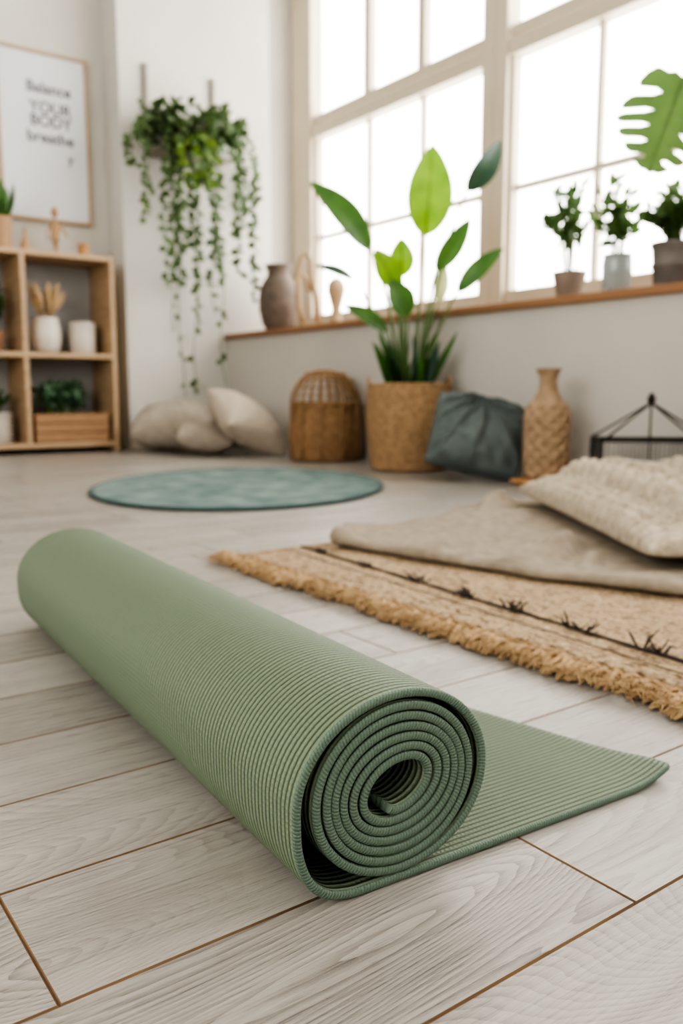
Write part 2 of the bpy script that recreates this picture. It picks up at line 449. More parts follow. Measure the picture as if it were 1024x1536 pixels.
# ------------------------------------------------------------------ throw blanket (folded double sheet)
KC = (1.615,.985)
def blanket():
    mt = M('fleece_throw', (.37,.31,.24), (.26,.215,.16), scale=40, rough=.97, bump=.005, bscale=330, detail=6)
    A,B_,C,D = Vector((.945,1.285)),Vector((1.68,1.60)),Vector((2.02,.35)),Vector((1.20,.30))
    b = MB(); z0 = .0135; r = .0062
    def pos(u,v):
        p = (A*(1-v)+D*v)*(1-u)+(B_*(1-v)+C*v)*u
        g = math.exp(-v*7)
        p = p+Vector((.02,.085))*math.exp(-((u-.13)/.13)**2)*g
        return p
    nb,nf,nt_ = 40,14,240
    tot = nb+nf+nt_
    def hem(v): return .026*noise.noise((0,v*4,1))+.012*noise.noise((0,v*11,5))-.012*math.sin(PI*min(1,v*1.6))
    def RR_(v): return r*(1+.9*noise.noise((v*8,0,4)))*(1+1.6*math.exp(-(v/.045)**2))
    def g(s,v):
        i = s*tot
        if i <= nb:
            u = 1-i/nb; p = pos(u,v)+Vector((hem(v)*(1-u),0)); return (p.x, p.y, z0)
        if i < nb+nf:
            a = -PI/2-PI*(i-nb)/nf
            p = pos(0,v); d = (pos(1,v)-p).normalized()
            rr = RR_(v)
            q = p+d*(math.cos(a)*rr*1.7)+Vector((hem(v),0))
            return (q.x,q.y, z0+rr+math.sin(a)*rr)
        u = (i-nb-nf)/nt_
        p = pos(u,v)
        rr = RR_(v)
        top = z0+2*rr*math.exp(-(u/.12)**2)+.006*(1-math.exp(-(u/.12)**2))
        n1 = noise.noise((p.x*2.2,p.y*2.2,3)); n2 = noise.noise((p.x*3.5,p.y*3.5,13))
        w = 0
        # drapery ridges: run from under the cushion out toward the camera-side hem
        qx = p.y*.75-p.x*.35
        for (f_,ph,am,sh) in ((19,0.9,.038,1.6),(34,1.7,.020,1.5),(63,.4,.007,1.3)):
            t = math.sin(qx*f_+ph+3.6*n1+1.5*p.x)
            w += am*max(0,1-abs(t)*sh)**1.1*max(0,min(1,.65+1.6*n2))
        w += .012*noise.noise((p.x*6,p.y*6,8))+.004*noise.noise((p.x*17,p.y*17,2))
        w += .018*math.exp(-(((p.x-1.36)/.15)**2+((p.y-1.36)/.10)**2))
        mask = min(1,.12+u/.14)*(.30+.70*min(1,v/.06))*(.5+.5*min(1,(1-u)/.1))
        cx, cy = p.x-KC[0], p.y-KC[1]; th = math.radians(-34.8)
        lx2 = cx*math.cos(th)+cy*math.sin(th); ly2 = -cx*math.sin(th)+cy*math.cos(th)
        inside = max(abs(lx2)/.29, abs(ly2)/.47)
        fade = min(1,max(.04,(inside-.92)/.18))
        ed = .045*noise.noise((u*5,0,2))*max(0,1-v*8) + .03*noise.noise((0,v*6,5))*max(0,(u-.9)*10)
        p = p+Vector((hem(v)*(1-u)+ed*.4,ed))
        return (p.x,p.y,max(z0+.006, min(top,z0+.008+.02*fade)+w*mask*fade))
    b.grid(g, tot, 300)
    o = b.obj('throw_blanket', [mt])
    s = o.modifiers.new('solid','SOLIDIFY'); s.thickness = .0055; s.offset = 0
blanket()

# ------------------------------------------------------------------ cushions
def cushion(name, mat, w, h, t, loc, rot, zmin=0.001, wr=.006, n=56, seedz=0, hf=None, pinch=.10, pw=.5, ex=2.4, flat=1.0, folds=0, nh=None):
    b = MB()
    for side in (1,-1):
        def f(u,v,side=side):
            u = 2*u-1; v = 2*v-1
            u_ = math.sin(u*PI/2)*.55+u*.45; v_ = math.sin(v*PI/2)*.55+v*.45
            x = w/2*u_*(1-pinch*(1-v_*v_)); y = h/2*v_*(1-pinch*(1-u_*u_))
            if pinch < 0:
                m_ = 1-.13*(u_*u_*v_*v_); x *= m_; y *= m_
            e = max(0,(1-abs(u_)**ex)*(1-abs(v_)**ex))
            z = t/2*e**pw
            if side < 0: z *= flat
            nn = noise.noise((x*9,y*9,seedz+side*2))*wr*2 + noise.noise((x*22,y*22,seedz+side*3))*wr
            ang = math.atan2(abs(v_),abs(u_)+1e-6)
            g = math.sin(ang*18+seedz)*wr*.8*(abs(u_)*abs(v_))
            if folds:
                a2 = math.atan2(y-h*.42, x+w*.05)
                g += folds*(max(0,1-abs(math.sin(a2*6.5+1.5*noise.noise((x*5,y*5,2))))*1.4)**1.3-.2)
            z += (nn+g)*min(1,e*4)*(1 if side > 0 else flat)
            if hf and side > 0: z += hf(x,y)*min(1,e*5)
            return (x,y,side*z)
        b.grid(f, n, nh or n)
    o = b.obj(name, [mat], merge=True, rot=rot)
    mw = Euler(rot).to_matrix()
    zm = min((mw@v.co).z for v in o.data.vertices)
    o.location = (loc[0],loc[1],zmin-zm)
    return o
linen = M('linen_beige', (.37,.32,.26), (.29,.25,.205), scale=30, rough=.95, bump=.002, bscale=300)
linen2 = M('linen_cream', (.50,.43,.35), (.42,.36,.285), scale=30, rough=.95, bump=.002, bscale=300)
teal = M('teal_cotton', (.125,.152,.146), (.085,.106,.103), scale=20, rough=.95, bump=.002, bscale=250)
cream = M('cream_knit', (.56,.49,.39), (.34,.28,.20), scale=60, rough=.95, bump=.004, bscale=260)
Rz = math.radians
cushion('floor_cushion', linen, .42,.38,.25, (1.93,4.12,0), (Rz(8),Rz(-4),Rz(-30)), seedz=1, pw=.42, pinch=.03)
cushion('floor_cushion', linen, .27,.25,.15, (1.93,3.80,0), (Rz(5),Rz(6),Rz(-25)), seedz=2, pw=.42, pinch=.03)
cushion('diamond_cushion', linen2, .36,.36,.20, (2.08,3.64,0), (Rz(30),Rz(26),Rz(5)), seedz=3, pw=.5, pinch=.05)
cushion('teal_cushion', teal, .325,.28,.19, (2.145,2.135,0), (Rz(58),Rz(12),Rz(-42)), seedz=4, wr=.010, pw=.42, pinch=.0, folds=.022, n=90)
gp = M('grey_felt', (.16,.145,.13), rough=.9)
cushion('grey_cushion', gp, .26,.22,.13, (2.26,4.12,0), (Rz(80),0,Rz(-35)), seedz=6)
def cable(x,y):
    p = .074; xx = x+.03; c = (xx/p)%1; k = math.floor(xx/p)
    a = math.sin(PI*c)
    if k % 3 == 0:
        return .008*abs(math.sin(PI*(xx/p)*3))*(.4+.6*math.sin(y*2*PI/.022))
    sgn = 1 if k%2 else -1
    ph = y/.064 + sgn*(c-.5)*1.0
    s = abs(math.sin(PI*ph))
    return .042*(a**.6)*(s**.9)
cushion('knit_cushion', cream, .52,.88,.115, (KC[0]-.01,KC[1]-.01,0), (0,0,Rz(-34.8)), zmin=.0285, n=210, nh=330, hf=cable, wr=.003, seedz=5, pw=.30, pinch=.04, flat=.45, ex=3.2)

# ------------------------------------------------------------------ woven baskets
wick = M('wicker', (.38,.225,.11), (.18,.10,.045), scale=55, rough=.75, bump=.002, bscale=200)
sea = M('seagrass', (.44,.28,.15), (.24,.145,.072), scale=50, rough=.85, bump=.002, bscale=200)
soil = M('soil', (.05,.035,.025), rough=1, bump=.006, bscale=80)
stemg = M('stem_green', (.10,.17,.045), (.06,.11,.03), scale=20, rough=.5)
leafB = M('leaf_bright', (.24,.41,.03), (.14,.29,.02), scale=14, rough=.4, transl=.4)
leafM = M('leaf_mid', (.075,.18,.03), (.04,.11,.022), scale=14, rough=.4, transl=.3)
leafD = M('leaf_dark', (.045,.09,.06), (.03,.07,.045), scale=14, rough=.35, transl=.15)
leafP = M('leaf_pale', (.62,.66,.36), (.5,.55,.25), scale=14, rough=.5, transl=.4)

def weave(n=36, rows=.011, amp=.0035):
    def f(a,z,k): 
        return amp*(1 if (k//2)%2 else -1)*math.sin(a*n) + .0012*(k%2)
    return f
def wicker_lantern():
    b = MB(); r = .162
    prof = []
    K = 64
    for i in range(K+1):
        z = .004+.245*i/K
        rr = r*(.93+.07*math.sin(min(1,i/K*1.2)*PI))
        prof.append((rr,z))
    b.lathe(prof, seg=180, mat=0, fn=weave(45))
    inner = [(q[0]-.012,q[1]) for q in prof]
    b.lathe([(0,.01)]+inner[::6], seg=48, mat=0)
    def rad(z):
        t = (z-.249)/(.385-.249); return (r*.96)*(1-t)+.085*t + .018*math.sin(PI*t)
    for z in (.249,.258,.29,.325,.36,.380,.388):
        rr = rad(min(z,.385))
        b.tube([(rr*math.cos(a),rr*math.sin(a),z) for a in [2*PI*i/48 for i in range(48)]], .0055 if z in(.249,.258,.380,.388) else .003, 6, 0, closed=True)
    for i in range(22):
        a = 2*PI*i/22
        b.tube([(rad(z)*math.cos(a),rad(z)*math.sin(a),z) for z in (.245,.27,.30,.33,.36,.386)], .0055, 6, 0)
    for i in range(11):
        a = 2*PI*i/11
        b.tube([((r+.002)*.985*math.cos(a),(r+.002)*.985*math.sin(a),z) for z in (.01,.1,.2,.25)], .005, 6, 0)
    b.tube([(-.08,0,.386),(-.05,0,.396),(0,0,.40),(.05,0,.396),(.08,0,.386)], .006, 8, 0)
    o = b.obj('wicker_lantern_basket', [wick]); o.location = (2.22,3.17,.001)
wicker_lantern()

def plant_basket():
    b = MB(); K = 72; prof = []
    for i in range(K+1):
        t = i/K; z = .004+.322*t
        prof.append((.138+.030*math.sin(t*PI*.62+.15)-.004*t, z))
    b.lathe(prof, seg=192, mat=0, fn=weave(48, amp=.003))
    b.lathe([(.0,.02),(.12,.02),(.138,.12),(.145,.26),(.142,.322)], seg=64, mat=0)
    b.lathe([(.147,.27),(.0,.282)], seg=48, mat=1)
    rr = .156
    for z,q in ((.322,.007),(.332,.006)):
        b.tube([(rr*math.cos(a),rr*math.sin(a),z) for a in [2*PI*i/64 for i in range(64)]], q, 8, 0, closed=True)
    for s in (-1,1):
        cx,cy = s*.808*.156, -s*.589*.156
        tx,ty = .589,.808
        b.tube([(cx+tx*.05*math.cos(a),cy+ty*.05*math.cos(a),.328+.035*math.sin(a)) for a in [PI*i/10 for i in range(11)]], .006, 8, 0)
    RR = Vector((.808,-.589,0)); FF = Vector((.589,.808,0))
    def P(s,z,d=0): return RR*s+FF*d+Vector((0,0,z))
    def bez(a,b_,c,n=10): return [a*(1-t)**2+b_*2*t*(1-t)+c*t*t for t in [i/n for i in range(n+1)]]
    L_ = [
        (.052,.885,.075,1.215,.172,2,-.03,.02,(.1,-1,.15),.02),
        (-.150,.835,-.385,1.085,.105,3,-.02,-.03,(.1,-1,.35),.045),
        (-.030,.745,-.035,.890,.098,2,.03,-.02,(0,-1,.1),.01),
        (-.050,.690,-.140,.835,.095,2,-.06,-.035,(-.2,-1,.4),.01),
        (-.012,.585,-.085,.720,.108,3,-.08,-.02,(.2,-1,.3),.012),
        (-.085,.530,-.258,.630,.066,3,-.05,-.05,(.1,-1,.5),.02),
        (-.215,.735,-.372,.785,.042,4,.02,-.05,(.2,-1,.6),.015),
        (.100,.765,.228,.960,.080,3,.02,.03,(.3,-1,.3),.015),
        (.178,.680,.350,.845,.072,3,-.02,.05,(.1,-1,.5),.03),
        (.218,1.070,.345,1.255,.095,4,.06,.04,(.5,-.9,.1),.025),
        (.120,.650,.135,.810,.060,5,.07,.03,(0,-1,0),.0),
    ]
    for (bs,bz,ts,tz,w,mt_,dp,foot,nrm,bend) in L_:
        base = P(bs,bz,dp); tip = P(ts,tz,dp-.02)
        nn = RR*nrm[0]+FF*nrm[1]+Vector((0,0,nrm[2]))
        b.leaf(base, tip, w, nn, bend, .18, mt_, 14, 6, .82, rib=6)
        ft = P(foot,.28,dp*.3); mid = P(foot+(bs-foot)*.25, .28+(bz-.28)*.62, dp*.6)
        b.tube(bez(ft,mid,base,12), [.0085-.0045*i/12 for i in range(13)], 7, 6)
    for i in range(34):
        a = R.uniform(0,2*PI); l = R.uniform(.10,.27); fs_ = R.uniform(.01,.07)
        base = Vector((math.cos(a)*fs_,math.sin(a)*fs_,.28))
        tip = base+Vector((math.cos(a)*l*.36,math.sin(a)*l*.36,l))
        b.leaf(base, tip, R.uniform(.024,.038), (math.cos(a+2),math.sin(a+2),.3), .012, .3, R.choice([3,3,4]), 6, 2, .9)
    b.leaf(P(.06,.30),P(.185,.54,-.02),.03,-FF,.02,.3,3,8,2)
    o = b.obj('potted_bird_of_paradise', [sea, soil, leafB, leafM, leafD, leafP, stemg]); o.location = (2.20,2.57,.001)
plant_basket()

# ------------------------------------------------------------------ tall textured vase + tray
vasem = M('rope_vase', (.42,.295,.185), (.26,.175,.105), scale=40, rough=.85, bump=.002, bscale=180)
def bottle():
    b = MB(); K = 120; prof = []
    pts = [(0,.056),(.012,.064),(.08,.071),(.20,.0725),(.235,.066),(.262,.045),(.285,.033),(.315,.028),(.335,.031),(.352,.040),(.358,.041)]
    for i in range(K+1):
        z = .358*i/K
        for j in range(len(pts)-1):
            if pts[j][0] <= z <= pts[j+1][0]+1e-9:
                t = (z-pts[j][0])/(pts[j+1][0]-pts[j][0]); t = t*t*(3-2*t)*.5+t*.5
                prof.append((pts[j][1]*(1-t)+pts[j+1][1]*t, z)); break
    def f(a,z,k):
        if z > .235: return .0012*math.sin(z*900)
        u = a*9; w = z*2*PI/.045
        return .0075*(max(abs(math.sin((u+w)/2)),abs(math.sin((u-w)/2)))**6)-.003
    b.lathe(prof, seg=180, fn=f)
    b.lathe([(.0,.30),(.022,.30),(.024,.335),(.036,.356),(.041,.358)], seg=48)
    o = b.obj('textured_bottle_vase', [vasem]); o.location = (2.20,1.875,.0225)
bottle()
ow = M('orange_wood', (.50,.27,.11), (.38,.19,.07), scale=8, rough=.5, stretch=(1,8,1))
tr = MB(); tr.box((-.115,-.12,.008),(.115,.12,.020)); tr.box((-.10,-.11,0),(-.08,.11,.008)); tr.box((.08,-.11,0),(.10,.11,.008))
o = tr.obj('wooden_tray', [ow], smooth=False, bevel=.003); o.location = (2.22,1.825,.0008)

# ------------------------------------------------------------------ wire lantern house
blk = M('black_metal', (.03,.03,.03), (.02,.02,.02), rough=.4, metallic=.7)
def wire_house():
    b = MB(); w,d,h,top = .15,.11,.165,.272
    C = [(-w,-d),(w,-d),(w,d),(-w,d)]
    def seg(p,q,r=.0032): b.tube([p,q], r, 6)
    for z in (.006,h):
        for i in range(4):
            p,q = C[i],C[(i+1)%4]; seg((*p,z),(*q,z))
    for p in C: seg((*p,.003),(*p,h)); seg((*p,h),(0,0,top))
    seg((0,0,h),(0,0,top)); seg((-w,0,h),(w,0,h)); seg((0,0,.006),(0,0,h)); seg((-w,0,.006),(w,0,.006))
    for i in range(1,24):
        x = -w+2*w*i/24
        for y in (-d,d): seg((x,y,.006),(x,y,h),.0009)
    for i in range(1,18):
        y = -d+2*d*i/18
        for x in (-w,w): seg((x,y,.006),(x,y,h),.0009)
    for z in (.045,.085,.125,.155):
        for i in range(4):
            p,q = C[i],C[(i+1)%4]; seg((*p,z),(*q,z),.0009)
    b.lathe([(0,top-.004),(.010,top),(.013,top+.010),(.009,top+.020),(.006,top+.026),(0,top+.030)], seg=16)
    o = b.obj('wire_lantern', [blk]); o.location = (2.20,1.49,.001); o.rotation_euler = (0,0,Rz(-44))
wire_house()

# ------------------------------------------------------------------ bookcase and contents
pine = M('pine_wood', (.48,.335,.205), (.39,.265,.155), scale=5, rough=.55, stretch=(1,1,8), bump=.0005)
def bookcase():
    b = MB(); xa,xb,xm = .785,1.70,1.243; ya,yb = 4.30,4.60; t = .024; H = .985
    b.box((xa,ya,0),(xa+t,yb,H-t)); b.box((xb-t,ya,0),(xb,yb,H-t)); b.box((xm-t/2,ya,.03+t),(xm+t/2,yb,H-t))
    b.box((xa,ya,H-t),(xb,yb,H)); b.box((xa+t,ya,.03),(xb-t,yb,.03+t))
    b.box((xa+t,ya,.475),(xm-t/2,yb,.475+t)); b.box((xm+t/2,ya,.475),(xb-t,yb,.475+t))
    b.box((xa+t,yb-.008,.054),(xm-t/2,yb,.475),1); b.box((xm+t/2,yb-.008,.054),(xb-t,yb,.475),1)  # added grey panels; shade inside the open cells put into their colour
    b.box((xa+t,yb-.008,.499),(xm-t/2,yb,H-t),1); b.box((xm+t/2,yb-.008,.499),(xb-t,yb,H-t),1)
    b.obj('bookcase', [pine, M('bookcase_shade_panel', (.42,.43,.43), (.38,.39,.39), scale=3, rough=.8)], smooth=False, bevel=.003)
bookcase()
whitec = M('white_ceramic', (.62,.57,.50), (.56,.51,.44), rough=.4)
terra = M('terracotta', (.36,.19,.115), (.30,.16,.09), rough=.85)
concrete = M('concrete_pot', (.20,.18,.165), (.13,.118,.108), scale=15, rough=.9)
greyp = M('grey_brown_pot', (.27,.215,.175), (.21,.165,.135), scale=15, rough=.8)
wheat = M('dried_grass', (.52,.37,.21), (.40,.27,.14), scale=20, rough=.9)
fernm = M('fern_green', (.055,.13,.02), (.03,.08,.015), scale=20, rough=.6, transl=.25)
lgm = M('sprig_green', (.13,.22,.07), (.07,.14,.04), scale=20, rough=.5, transl=.4)
def pot_prof(r0,r1,h,t=.006):
    return [(0,0.0),(r0*.95,0.0),(r0,.004),(r1,h-.004),(r1,h),(r1-t,h),(r1-t*1.4,h-.02),(0,h-.022)]
def bush(b, c, rad, h, n, ls, lm, sm=None, up=.5, lw=.5, per=5):
    for i in range(n):
        a = R.uniform(0,2*PI); rr = rad*math.sqrt(R.random()); hh = h*R.uniform(.55,1)*(1-.35*(rr/rad)**2)
        tip = Vector(c)+Vector((math.cos(a)*rr,math.sin(a)*rr,hh))
        base = Vector(c)+Vector((math.cos(a)*rr*.15,math.sin(a)*rr*.15,0))
        mid = base.lerp(tip,.5)+Vector((0,0,h*.12))-Vector((math.cos(a),math.sin(a),0))*rr*.2
        if sm is not None: b.tube([base,mid,tip],[.0022,.0018,.001],4,sm)
        for j in range(per):
            t = R.uniform(.35,1); p = base.lerp(mid,t*2) if t < .5 else mid.lerp(tip,t*2-1)
            d = Vector((R.uniform(-1,1),R.uniform(-1,1),R.uniform(-.2,1)*up*2)).normalized()*ls*R.uniform(.6,1.2)
            b.leaf(p, p+d, d.length*lw, (R.uniform(-1,1),R.uniform(-1,1),1), ls*.08, .2, lm, 4, 2, .8)
def potted(name, loc, r0,r1,h, potm, lm, rad, ph, n, ls, lw=.5, per=5, up=.5):
    b = MB(); b.lathe(pot_prof(r0,r1,h), seg=40, mat=0)
    bush(b, (0,0,h-.02), rad, ph, n, ls, 1, 2, up, lw, per)
    o = b.obj(name, [potm, lm, stemg]); o.location = loc; return o
SZ = .4995
potted('potted_fern', (1.12,4.41,SZ), .04,.055,.10, terra, fernm, .075,.28, 70,.04, per=6)
b = MB(); b.lathe([(0,0),(.045,0),(.066,.02),(.074,.08),(.070,.13),(.062,.165),(.066,.175),(.058,.175),(.055,.15),(0,.13)], seg=48)
for i in range(34):
    a = R.uniform(0,2*PI); l = R.uniform(.12,.21); q = R.uniform(.02,.09)
    p0 = Vector((math.cos(a)*.02,math.sin(a)*.02,.14)); p1 = p0+Vector((math.cos(a)*q,math.sin(a)*q*.6,l))
    b.tube([p0,p0.lerp(p1,.4)+Vector((0,0,.01)),p0.lerp(p1,.62),p0.lerp(p1,.82),p1],[.0015,.002,.008,.011,.002],6,1)
o = b.obj('white_vase', [whitec, wheat]); o.location = (1.375,4.41,SZ)
b = MB(); b.lathe([(0,0),(.06,0),(.064,.004),(.066,.08),(.064,.155),(.066,.16),(.060,.16),(.058,.02),(0,.02)], seg=48, fn=lambda a,z,k: .0008*math.sin(a*24))
o = b.obj('ceramic_planter', [whitec]); o.location = (1.565,4.42,SZ)
crate = M('crate_wood', (.38,.22,.115), (.28,.155,.08), scale=9, rough=.7, stretch=(1,1,6))
succ = M('succulent_green', (.11,.20,.11), (.06,.125,.07), scale=20, rough=.5)
b = MB(); cw,cd = .185,.10
for i in range(3):
    z = .004+i*.048
    b.box((-cw,-cd,z),(cw,-cd+.012,z+.043)); b.box((-cw,cd-.012,z),(cw,cd,z+.043))
    b.box((-cw,-cd+.012,z),(-cw+.012,cd-.012,z+.043)); b.box((cw-.012,-cd+.012,z),(cw,cd-.012,z+.043))
b.box((-cw+.012,-cd+.012,.004),(cw-.012,cd-.012,.125),1)
for cx in (-.085,-.03,.03): bush(b, (cx,0,.12), .06,.20, 36,.055, 2, 3, .5, .65, 5)
o = b.obj('wooden_crate_planter', [crate, soil, succ, stemg], smooth=False); o.location = (1.462,4.41,.055)
b = MB()
for k in range(7):
    z = .01+k*.022
    b.tube([(.07*math.cos(a),.07*math.sin(a),z) for a in [2*PI*i/32 for i in range(32)]],.006,6,0,closed=True)
b.lathe([(0,.004),(.064,.004),(.064,.15),(0,.148)], seg=32, mat=0)
bush(b,(0,0,.14),.07,.13,30,.04,1,2)
o = b.obj('woven_pot_plant', [whitec, fernm, stemg]); o.location = (1.12,4.42,.0545)
TZ = .9855
woodp = M('light_wood_pot', (.44,.28,.16), (.34,.21,.11), scale=8, rough=.6)
b = MB(); b.lathe(pot_prof(.055,.06,.16), seg=40, mat=0)
for i in range(16):
    a = R.uniform(0,2*PI); l = R.uniform(.12,.22)
    b.leaf((math.cos(a)*.015,math.sin(a)*.015,.13),(math.cos(a)*l*.35,math.sin(a)*l*.35,.13+l),.045,(math.cos(a),math.sin(a),.2),.02,.3,1,8,2,.9)
b2 = b.obj('snake_plant', [woodp, leafM]); b2.location = (1.185,4.44,TZ)
b = MB(); b.lathe([(0,0),(.022,0),(.027,.01),(.022,.05),(.008,.08),(.006,.10),(.009,.115),(.006,.12),(0,.121)], seg=32)
o = b.obj('small_bud_vase', [woodp]); o.location = (1.30,4.42,TZ)
figw = M('carved_wood', (.46,.29,.15), (.36,.22,.11), scale=8, rough=.5)
b = MB(); b.lathe([(0,0),(.045,0),(.046,.008),(.03,.016),(.010,.022),(.008,.06),(0,.061)], seg=32)
b.tube([(0,0,.05),(-.004,0,.09),(.004,0,.13),(0,0,.165)],[.012,.020,.024,.012],12)
b.tube([(0,0,.16),(0,0,.19)],.006,8); b.lathe([(0,.185),(.014,.19),(.019,.205),(.018,.22),(.010,.235),(0,.238)], seg=20)
b.tube([(-.020,0,.15),(-.042,0,.11),(-.040,-.01,.07)],[.007,.006,.005],8); b.tube([(.020,0,.15),(.045,0,.125),(.055,-.02,.09)],[.007,.006,.005],8)
o = b.obj('wooden_mannequin', [figw]); o.location = (1.45,4.42,TZ)
b = MB(); b.lathe([(0,0),(.025,0),(.028,.004),(.028,.05),(.026,.054),(.029,.056),(.029,.066),(.02,.072),(0,.073)], seg=32)
o = b.obj('wooden_jar', [ow]); o.location = (1.59,4.42,TZ)

# ------------------------------------------------------------------ poster
paper = M('poster_paper', (.66,.68,.70), (.64,.66,.68), scale=2, rough=.5)
ink = M('poster_ink', (.16,.16,.18), (.14,.14,.16), rough=.8)
pf = empty('framed_poster', (1.475,4.60,1.595))
b = MB(); w,h,t = .232,.415,.016
b.box((-w,-.012,-h),(-w+t,.014,h)); b.box((w-t,-.012,-h),(w,.014,h)); b.box((-w+t,-.012,-h),(w-t,.014,-h+t)); b.box((-w+t,-.012,h-t),(w-t,.014,h))
b.obj('frame', [pine], smooth=False, bevel=.002, parent=pf)
b = MB(); b.box((-w+t,-.002,-h+t),(w-t,.012,h-t)); b.obj('paper', [paper], smooth=False, parent=pf)
for i,(txt,z,sz,dx) in enumerate((('Balance',.215,.075,.03),('YOUR',.120,.078,.035),('BODY',.055,.078,.035),('breathe',-.025,.078,.03),('y',-.110,.065,.13))):
    cu = bpy.data.curves.new('text_%d'%i,'FONT'); cu.body = txt; cu.size = sz; cu.align_x = 'CENTER'; cu.extrude = .0006; cu.offset = .0015
    cu.materials.append(ink)
    to = bpy.data.objects.new('text_%d'%(i+1), cu); scene.collection.objects.link(to); to.parent = pf
    to.location = (dx,-.0032,z); to.rotation_euler = (PI/2,0,0)

# ------------------------------------------------------------------ hanging plant
vineL = M('vine_leaf', (.09,.145,.042), (.035,.07,.02), scale=12, rough=.5, transl=.25)
vineB = M('vine_leaf_bright', (.18,.27,.04), (.10,.18,.03), scale=12, rough=.5, transl=.4)
darkb = M('dark_woven', (.05,.035,.022), rough=.9)
strap = M('strap_grey', (.32,.29,.25), rough=.9)
def hanging():
    b = MB()
    for x in (-.19,.20): 
        b.box((x-.012,.128,-.02),(x+.012,.145,.43),3)
    b.box((-.215,-.05,-.035),(.225,.128,-.02),3)
    b.lathe([(0,-.02),(.085,-.02),(.11,.0),(.125,.07),(.128,.11),(.12,.115),(.115,.09),(0,.085)], c=(0,.0,0), seg=48, mat=0, fn=weave(24,amp=.002))
    for i in range(380):
        a = R.uniform(0,2*PI); e = R.uniform(0,1); rr = .06+.17*R.random()
        p = Vector((math.cos(a)*rr*1.25, max(-.20,min(.09,math.sin(a)*rr*.8)), .06+.17*R.random()*(1-.3*e)-.25*max(0,rr-.12)))
        d = Vector((math.cos(a)*.5+R.uniform(-.6,.6),math.sin(a)*.5+R.uniform(-.6,.3),R.uniform(-.8,.7))).normalized()*R.uniform(.035,.07)
        q = p+d; q.y = min(q.y,.13)
        b.leaf(p,q,d.length*.75,(R.uniform(-1,1),-1,R.uniform(-.2,1)),.004,.15,1,4,2,.7)
    for i in range(120):
        x = R.gauss(-.04,.06); p = Vector((x, -.13-R.uniform(0,.04), R.uniform(-.19,.06)))
        d = Vector((R.uniform(-.7,.7),R.uniform(-.5,.1),R.uniform(-1,.1))).normalized()*R.uniform(.035,.065)
        b.leaf(p,p+d,d.length*.75,(R.uniform(-.6,.6),-1,R.uniform(-.2,.6)),.004,.15,R.choice([1,4,4]),4,2,.7)
    vines = [(-.34,-.40),(-.28,-.24),(-.22,-.72),(-.175,-.93),(-.13,-.50),(-.115,-1.28),(-.06,-.66),(-.02,-.95),
             (.03,-1.27),(.06,-.85),(.085,-1.22),(.13,-.5),(.20,-.42),(.245,-.62),(.30,-.78),(.36,-.25),(.41,-.36),(-.38,-.14)]
    for (x,zb) in vines:
        y0 = R.uniform(-.10,.06); yy = y0-.05 if y0 < 0 else min(.10,y0+.03)
        a0 = Vector((x*.35,y0*.5,.10)); a1 = Vector((x*.8,yy,.16)); a2 = Vector((x,yy,.0))
        pts = []
        for i in range(9):
            t = i/8; pts.append(a0*(1-t)**2+a1*2*t*(1-t)+a2*t*t)
        n = int(abs(zb)/.034)+2
        for i in range(1,n+1):
            t = i/n
            pts.append(Vector((x+.035*noise.noise((x*30,t*3,1)), min(.12,yy+.02*noise.noise((x*30,t*3,7))), zb*t)))
        b.tube(pts,[.0022]*len(pts),4,2)
        for i,p in enumerate(pts[2:]):
            low = p.z < -.70
            for j in range(2 if not low else 1):
                if R.random() < (.50 if low else .15): continue
                a = R.uniform(0,2*PI); l = R.uniform(.030,.052)
                d = Vector((math.cos(a),math.sin(a)*.7,R.uniform(-.9,.1))).normalized()*l
                q = p+d; q.y = min(q.y,.13)
                b.leaf(p,q,l*.85,(math.cos(a+1.5)*.6,-1,.4),.002,.12,1,4,2,.65)
    o = b.obj('hanging_plant', [darkb, vineL, stemg, strap, vineB]); o.location = (2.13,4.253,1.56)
hanging()

# ------------------------------------------------------------------ items on the ledge
LZ = .6325
vm = M('stoneware', (.18,.14,.115), (.115,.09,.075), scale=25, rough=.8, bump=.001)
b = MB(); b.lathe([(0,0),(.060,0),(.066,.004),(.092,.05),(.108,.12),(.110,.18),(.100,.24),(.078,.285),(.062,.305),(.060,.325),(.070,.352),(.076,.362),(.070,.364),(.054,.33),(.052,.31),(0,.28)], seg=64)
o = b.obj('stoneware_vase', [vm]); o.location = (2.56,4.10,LZ)
palew = M('pale_wood', (.48,.35,.22), (.38,.27,.16), scale=8, rough=.6)
b = MB(); b.box((-.06,-.04,0),(.06,.04,.03))
b.tube([(-.035,0,.02),(-.060,0,.12),(-.065,0,.26),(-.045,0,.36),(-.015,0,.40),(.005,0,.36),(.012,0,.26),(.035,0,.16),(.045,0,.02)],[.018,.018,.018,.016,.015,.015,.017,.018,.016],10)
b.tube([(-.055,0,.30),(-.02,0,.26),(.0,0,.20)],.012,8)
o = b.obj('carved_sculpture', [palew]); o.location = (2.58,3.82,LZ); o.rotation_euler = (0,0,Rz(-36))
b = MB(); b.lathe([(0,0),(.036,0),(.038,.004),(.028,.06),(.024,.10),(.038,.15),(.048,.19),(.042,.225),(.020,.25),(0,.255)], seg=32)
o = b.obj('wooden_figurine', [palew]); o.location = (2.62,3.64,LZ)
potted('potted_olive_sprig', (2.50,2.05,LZ), .044,.060,.095, greyp, lgm, .13,.36, 22,.06, lw=.36, per=9, up=.7)
gm, nt, N, L, P = new_mat('jar_glass'); P.inputs['Base Color'].default_value = (.6,.65,.65,1); P.inputs['Roughness'].default_value = .15; P.inputs['Transmission Weight'].default_value = .6
